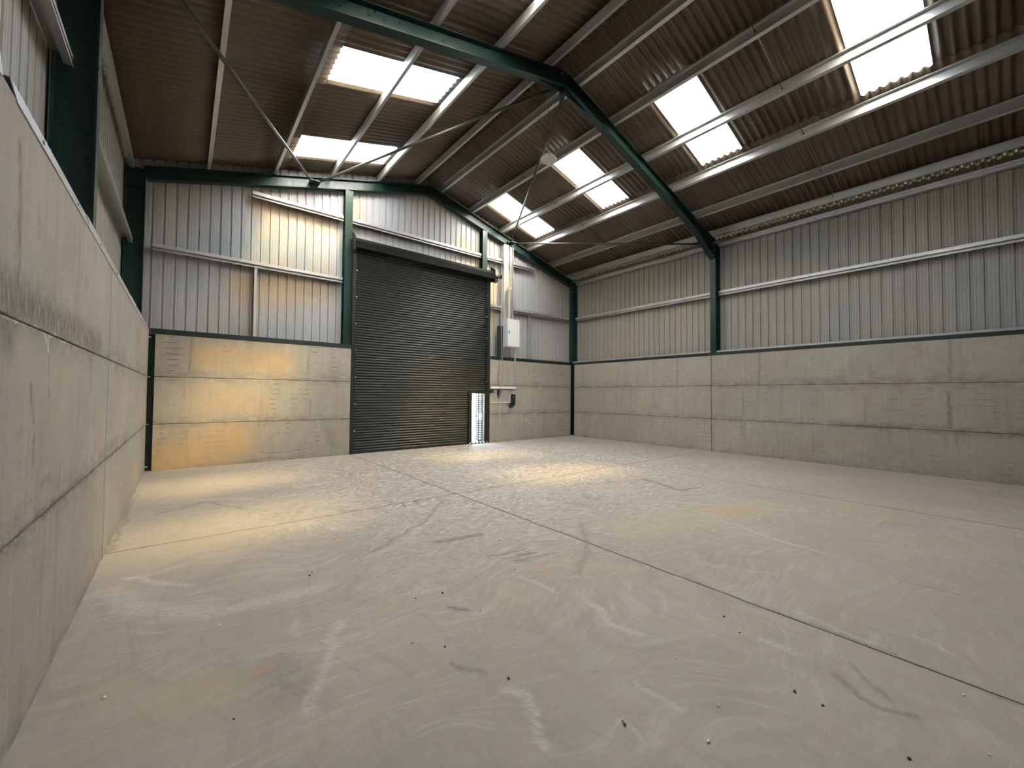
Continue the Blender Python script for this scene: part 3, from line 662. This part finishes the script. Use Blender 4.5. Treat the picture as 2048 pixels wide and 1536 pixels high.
brace((9.82, -.02, 7.16), (12.72, -5.47, 6.28), 'near-horizontal looking roof brace from right gable node to the right wall')
for (x, z), t_ in (((3.12, 7.14), 'left'), ((9.74, 7.17), 'right')):
    mb = MB(); mb.box(x-.12, x+.12, -.10, .215, z-.006, z+.006); mb.box(x-.10, x+.10, .12, .22, z-.08, z+.08)
    for dx in (-.06, .06): bolt(mb, (x+dx, -.03, z-.006), (0, 0, -1), .014, .03); bolt(mb, (x+dx, -.03, z+.006), (0, 0, 1), .014, .02)
    tag(mb.build('gusset_plate', 'green', None, loc=(x, .0, z)), 'small bolted bracket joining two braces at the %s gable rafter' % t_, 'bracket', 'brace brackets')

# ------------------------------------------------------------------ hanging lamp
lx, ly = 6.84, -4.834
lamp = thing('pendant_lamp', (lx, ly, 6.9), 'small round flat lamp hanging on a thin cord below the ridge', 'lamp')
mb = MB(); mb.tube([(lx, ly, 8.20), (lx, ly, 7.1)], .005, 6); mb.build('cord', 'black', lamp)
mb = MB(); mb.tube([(lx, ly, 7.10), (lx, ly, 7.06), (lx, ly, 7.055), (lx, ly, 7.00), (lx, ly, 6.975), (lx, ly, 6.935), (lx, ly, 6.93)], [.03, .05, .10, .13, .185, .19, .18], 8)
mb.build('lamp_shade', 'galv', lamp)
mb = MB(); mb.tube([(lx, ly, 6.935), (lx, ly, 6.922)], [.172, .165], 24); mb.build('lens', 'glass', lamp)

# ------------------------------------------------------------------ roller shutter with wicket door
sh = thing('roller_shutter', (6.45, .05, 0), 'tall dark grey slatted roller shutter door in the gable wall', 'roller shutter')
SX0, SX1, SZ = 4.19, 8.66, 5.66; WX0, WX1, WZ = 7.93, 8.66, 1.72
def slats(mb, x0, x1, y, z0, z1, axis=0, pitch=.0755):
    n = int(round((z1-z0)/pitch)); prof = [(0, 0), (.006, .1), (.016, .28), (.020, .5), (.016, .72), (.006, .9), (-.004, .94), (-.004, 1.0)]
    vs = []
    for i in range(n):
        for d, f in prof:
            z = z0+(i+f)*(z1-z0)/n
            for x in (x0, x1): vs.append((x, y-d, z) if axis == 0 else (y-d, x, z))
    k = len(vs)//2; mb.add(vs, [(2*i, 2*i+1, 2*i+3, 2*i+2) for i in range(k-1)])
mb = MB(); P_ = (SZ-.03)/75; slats(mb, SX0-.03, WX0, .06, .03, SZ); slats(mb, WX0, WX1+.03, .06, .03+P_*23, SZ, pitch=P_); mb.build('slat_curtain', 'shutter', sh, solid=.0015)
mb = MB(); mb.box(SX0, WX0, .035, .065, .0, .05); mb.build('bottom_rail', 'shutter', sh)
for x0, x1 in ((4.115, 4.215), (8.645, 8.775)):
    gd = MB(); gd.prof([(0, 0), (x1-x0, 0), (x1-x0, .012), (.012, .012), (.012, .10), (0, .10)] if x0 < 6 else [(0, 0), (x1-x0, 0), (x1-x0, .10), (x1-x0-.012, .10), (x1-x0-.012, .012), (0, .012)], (x0, .0, 0), (x0, .0, 5.68), upv=(0, 1, 0), side=(1, 0, 0))
    g1 = gd.build('guide_rail', 'shutter', sh)
    for zz in (.63, 1.37, 2.10, 2.85, 3.58, 4.32, 5.05):
        if x0 > 6 and zz < 1.8: continue
        st = MB(); xx = x1+.012 if x0 < 6 else x0-.012
        st.tube([(xx, .03, zz), (xx, .0, zz)], .022, 10); st.build('wind_clip', 'chrome', g1)
hd = MB(); hd.prof([(-.24, 5.64), (-.22, 5.60), (.13, 5.60), (.13, 5.90), (-.10, 5.90), (-.24, 5.80)], (4.13, 0, 0), (8.80, 0, 0), upv=(0, 0, 1), side=(0, 1, 0)); 
bar = MB(); bar.tube([(4.12, -.04, 5.76), (8.82, -.04, 5.76)], .13, 20); bar.build('coil_barrel', 'shutter', sh, smooth=True)
ca = MB(); ca.prof([(-.215, 5.66), (-.205, 5.66), (-.205, 5.80), (-.10, 5.905), (.12, 5.905), (.12, 5.915), (-.105, 5.915), (-.215, 5.805)], (4.13, 0, 0), (8.80, 0, 0), upv=(0, 0, 1), side=(0, 1, 0)); ca.build('canopy', 'hood', sh)
li = MB(); li.box(4.10, 8.80, -.222, -.205, 5.62, 5.665); li.box(4.13, 8.80, .09, .13, 5.56, 5.95); li.build('lintel_angle', 'hood', sh)
for x, t_ in ((4.10, -1), (8.80, 1)):
    ep = MB(); ep.box(x-.006, x+.006, -.24, .13, 5.55, 5.93)
    A = [(-.24, 5.93), (.05, 5.93), (.05, 6.12)]
    ep.add([(x-.006, a, b) for a, b in A]+[(x+.006, a, b) for a, b in A], [(0, 1, 2), (5, 4, 3), (0, 3, 4, 1), (1, 4, 5, 2), (2, 5, 3, 0)])
    for dy, dz in ((-.18, 5.60), (-.06, 5.60), (-.18, 5.86), (0, 5.86)): bolt(ep, (x+t_*.006, dy, dz), (t_, 0, 0), .014, .03)
    ep.build('end_plate', 'greend', sh)
mo = MB(); mo.tube([(8.81, -.04, 5.76), (8.92, -.04, 5.76), (8.92, -.04, 5.76), (9.04, -.04, 5.76)], [.10, .10, .065, .065], 16)
mo.tube([(9.04, -.04, 5.80), (9.12, -.04, 5.80), (9.12, -.04, 5.80), (9.16, -.04, 5.80)], [.05, .05, .035, .03], 14)
mo.box(8.84, 9.00, -.14, .02, 5.56, 5.68)
mt = mo.build('motor', 'black', sh)
mb = MB(); mb.tube([(9.17, -.04, 5.80), (9.20, -.04, 5.80)], .075, 16); mb.build('chain_wheel', 'black', mt)
# wicket frame and threshold
wfm = MB(); wfm.box(WX0, WX0+.13, -.0, .10, 0, WZ+.05); wfm.box(WX0+.13, WX1, .0, .10, WZ-.035, WZ+.05); wfm.box(WX1-.10, WX1, -.0, .10, 0, WZ-.035)
wk = wfm.build('wicket_frame', 'shutter', sh, bevel=.004)
th = MB(); th.box(WX0+.0, WX1+.02, -.03, .0, .0, .055); th.box(WX0+.13, WX1-.10, 0, .10, 0, .055); tag(th.build('threshold', 'hazard', wk), 'striped black and white threshold')
hx, hy = 8.56, .09
lf = MB(); slats(lf, hy, hy+.43, hx, .10, .80, 1, .0755); slats(lf, hy, hy+.43, hx, 1.0, WZ-.06, 1, .0755)
lw = lf.build('wicket_leaf', 'leaf', wk, solid=.002); tag(lw, 'slatted wicket leaf standing open')
mb = MB(); mb.box(hx-.022, hx+.012, hy, hy+.44, .80, 1.0); mb.box(hx-.014, hx+.012, hy, hy+.44, .07, .10); mb.box(hx-.014, hx+.012, hy, hy+.44, WZ-.06, WZ-.035); mb.box(hx-.012, hx+.012, hy+.43, hy+.445, .07, WZ-.035)
mb.build('lock_rail', 'leaf', lw)
mb = MB(); mb.tube([(hx-.02, hy+.38, .90), (hx-.07, hy+.38, .90)], .012, 10); mb.tube([(hx-.065, hy+.38, .90), (hx-.065, hy+.28, .90)], .011, 10); mb.box(hx-.03, hx-.02, hy+.36, hy+.40, .83, .96); mb.build('handle', 'black', lw)

# ------------------------------------------------------------------ electrical gear right of the door
cab = thing('electrical_cabinet', (9.655, -.09, 3.35), 'white metal electrical cabinet on the gable wall right of the shutter', 'cabinet')
mb = MB(); mb.box(9.38, 9.93, -.19, .06, 3.35, 4.34); mb.build('body', 'white', cab, bevel=.006)
mb = MB(); mb.box(9.385, 9.925, -.215, -.193, 3.357, 4.333); dr = mb.build('door', 'white', cab, bevel=.006)
mb = MB(); mb.box(9.425, 9.455, -.222, -.214, 3.80, 3.92); mb.tube([(9.44, -.222, 3.87), (9.44, -.24, 3.87)], .012, 10); mb.build('lock', 'black', dr)
for zz in (3.55, 4.12):
    mb = MB(); mb.tube([(9.93, -.205, zz-.04), (9.93, -.205, zz+.04)], .009, 8); mb.build('hinge', 'white', cab)
tr = thing('cable_tray', (9.78, .06, 4.34), 'perforated metal cable tray rising from the cabinet to the rafter', 'cable tray')
mb = MB(); z0, z1 = 4.30, 7.02; yt = .085
x0, x1 = 9.675, 9.83
for x in (x0, x1-.008): mb.box(x, x+.008, yt-.045, yt, z0, z1)
for x, w_ in ((x0, .03), ((x0+x1)/2-.015, .03), (x1-.03, .03)): mb.box(x, x+w_, yt-.004, yt, z0, z1)
n = 30
for i in range(n+1):
    zz = z0+(z1-z0)*i/n; mb.box(x0, x1, yt-.004, yt, zz, min(zz+.04, z1))
mb.build('perforated_tray', 'galv', tr)
mb = MB()
for k, dx in enumerate((.0, .028, .056)):
    mb.tube([(9.56+dx, -.03, 4.34), (9.56+dx, -.03, 5.40), (9.57+dx*.9, -.02, 5.47), (9.60+dx*.7, .03, 5.52)], .010, 8)
tag(mb.build('cable_bundle', 'conduit', None, loc=(9.58, -.03, 4.34)), 'three pale cables running up from the top of the electrical cabinet', 'cable')
mb = MB(); mb.tube([(9.56, -.01, 5.46), (9.66, -.01, 5.46)], .055, 14); mb.tube([(9.61, -.01, 5.40), (9.61, -.01, 5.55)], .035, 12); mb.box(9.56, 9.62, -.07, -.03, 5.40, 5.50)
tag(mb.build('junction_head', 'conduit', None, loc=(9.61, 0, 5.46)), 'small round metal junction fitting above the cabinet cables', 'junction')
mb = MB(); mb.prof([(0, 0), (.13, 0), (.13, .16), (0, .16)], (9.24, .06, 3.0), (9.24, .06, 4.10), upv=(0, 1, 0), side=(1, 0, 0))
tag(mb.build('cable_riser_box', 'greend', None, loc=(9.3, .1, 3.0), bevel=.004), 'tall narrow dark riser box just left of the cabinet', 'riser box')
mb = MB(); mb.tube([(9.855, .02, 3.36), (9.855, -.02, 3.12), (9.86, -.05, 2.99), (9.86, -.05, 2.90), (9.86, -.03, 2.80), (9.86, -.03, 1.93)], .026, 12); 
for zz in (2.7, 2.2): mb.tube([(9.86, -.03, zz-.015), (9.86, -.03, zz+.015)], .034, 12)
pc = mb.build('vertical_conduit', 'conduit', None, smooth=True, loc=(9.86, 0, 2)); tag(pc, 'bright steel conduit dropping down the concrete below the cabinet', 'conduit')
mb = MB(); mb.box(8.80, 9.92, -.055, -.002, 1.86, 1.93); tag(mb.build('horizontal_trunking', 'pvc', None, loc=(9.3, 0, 1.86), bevel=.004), 'white horizontal cable trunking on the concrete beside the shutter', 'trunking')
mb = MB(); mb.tube([(8.80, -.018, 1.37), (9.66, -.018, 1.37)], .012, 8); tag(mb.build('thin_conduit', 'pvc', None, loc=(9.2, 0, 1.37)), 'thin white conduit running from the shutter guide to the black control box', 'conduit')
cb = thing('control_box', (9.74, -.06, 1.28), 'black push-button control box below the white trunking', 'control box')
mb = MB(); mb.box(9.655, 9.845, -.11, -.004, 1.28, 1.66); mb.build('housing', 'black', cb, bevel=.01)
mb = MB(); mb.box(9.60, 9.655, -.07, -.004, 1.36, 1.66); mb.build('side_gland', 'conduit', cb)
mb = MB(); mb.box(9.62, 9.76, -.09, -.004, 1.22, 1.278); mb.build('lower_switch', 'greend', cb)
for zz, mm in ((1.57, 'conduit'), (1.47, 'black'), (1.37, 'black')):
    mb = MB(); mb.tube([(9.75, -.11, zz), (9.75, -.125, zz)], .018, 12); mb.build('push_button', mm, cb)
mb = MB()
for a in range(2): mb.tube([(9.70+a*.09, -.03, 1.66), (9.74, -.03, 1.75), (9.74, -.03, 1.86)], .006, 6)
mb.build('cable_loop', 'conduit', cb)
sw = thing('isolator_switch', (9.21, -.05, 1.62), 'small dark isolator switch hanging under the white trunking', 'switch')
mb = MB(); mb.box(9.10, 9.19, -.08, -.004, 1.66, 1.82); mb.box(9.205, 9.25, -.07, -.004, 1.70, 1.82); mb.build('housing', 'black', sw, bevel=.006)
mb = MB(); mb.tube([(9.16, -.05, 1.66), (9.16, -.05, 1.56)], [.035, .02], 12); mb.tube([(9.16, -.08, 1.60), (9.16, -.10, 1.60)], .018, 10); mb.build('gland', 'black', sw)
mb = MB(); mb.tube([(8.80, -.03, 1.84), (8.88, -.03, 1.84), (8.90, -.03, 1.80), (8.90, -.03, 1.74), (8.96, -.03, 1.73)], .016, 8); mb.box(8.775, 8.83, -.06, -.002, 1.70, 1.80)
tag(mb.build('limit_bracket', 'black', None, loc=(8.87, 0, 1.75)), 'small black bent bracket beside the top of the wicket door', 'bracket')
for x, zt, zb_, t_ in ((9.16, 5.72, .35, 'left'), (9.235, 5.72, .70, 'right')):
    mb = MB(); dx = -.05; n = 40
    pts = [(x+(dx*(i/n)), -.05-.12*math.sin(PI*i/n), zt+(zb_-zt)*i/n) for i in range(n+1)]
    mb.tube(pts, .0065, 6); q = pts[-1]
    mb.tube([(q[0], q[1], q[2]+.12), (q[0], q[1], q[2])], .013, 8)
    tag(mb.build('pull_chain', 'conduit', None, loc=(x, -.05, zb_)), '%s strand of the hanging pull chain beside the shutter' % ('longer left' if t_ == 'left' else 'shorter right'), 'chain', 'pull chain strands')
mb = MB(); mb.tube([(8.95, .0, 3.85), (9.02, -.02, 3.55), (9.16, -.03, 3.28), (9.17, -.03, 3.0), (9.10, -.03, 2.0)], .005, 6)
tag(mb.build('loose_wire', 'rod', None, loc=(9.0, 0, 3)), 'thin loose wire slanting down left of the cabinet', 'wire')
# corner clips between the left wall and its green column, and crumbs of grit on the floor
mb = MB(); mb.box(.0, .10, .135, .14, -.02, 2.88); mb.build('trim_6', 'green', None)['kind'] = 'structure'
for zz, t_ in ((2.80, 'top'), (1.97, 'upper joint'), (.98, 'lower joint'), (.10, 'bottom')):
    mb = MB(); mb.box(-.002, .045, -.012, .0, zz-.012, zz+.012); mb.tube([(.02, -.004, zz), (.02, -.022, zz)], .009, 8)
    tag(mb.build('panel_clip', 'chrome', None, loc=(.02, 0, zz)), 'small bright clip in the back left corner at the %s' % t_, 'clip', 'panel clips')
crumb = [(1.54, -7.22, 0), (1.51, -7.26, 0), (3.41, -7.6, 0), (3.05, -8.31, 0), (2.29, -8.29, 0), (2.08, -8.23, 0), (2.38, -8.71, 0), (2.09, -9.42, 0), (.82, -8.78, 0), (1.8, -8.76, 1), (.82, -7.71, 1), (1.95, -8.93, 0), (.29, -8.18, 1),
         (3.77, -9.91, 0), (3.64, -10.07, 0), (2.35, -10.02, 0), (2.34, -10.04, 0), (3.28, -10.5, 0), (3.28, -10.63, 0), (2.84, -10.28, 1), (2.57, -10.35, 1), (3.03, -9.93, 1), (3.2, -10.97, 0), (3.52, -11.2, 1), (3.99, -11.1, 1)]
for x, y, w_ in crumb:
    r = random.uniform(.005, .009); me = bpy.data.meshes.new('grit_crumb'); bm = bmesh.new(); bmesh.ops.create_icosphere(bm, subdivisions=2, radius=r)
    for v in bm.verts: v.co *= random.uniform(.75, 1.2)
    for v in bm.verts: v.co.z = v.co.z*.7
    zmin = min(v.co.z for v in bm.verts)
    for v in bm.verts: v.co.z -= zmin
    bm.to_mesh(me); bm.free(); me.materials.append(M['pvc'] if w_ else M['black'])
    o = bpy.data.objects.new('grit_crumb', me); COL.objects.link(o); o.location = (x, y, 0)
    tag(o, 'tiny pale crumb of grit on the concrete floor' if w_ else 'tiny dark crumb of grit on the concrete floor', 'grit', 'pale grit crumbs' if w_ else 'dark grit crumbs')
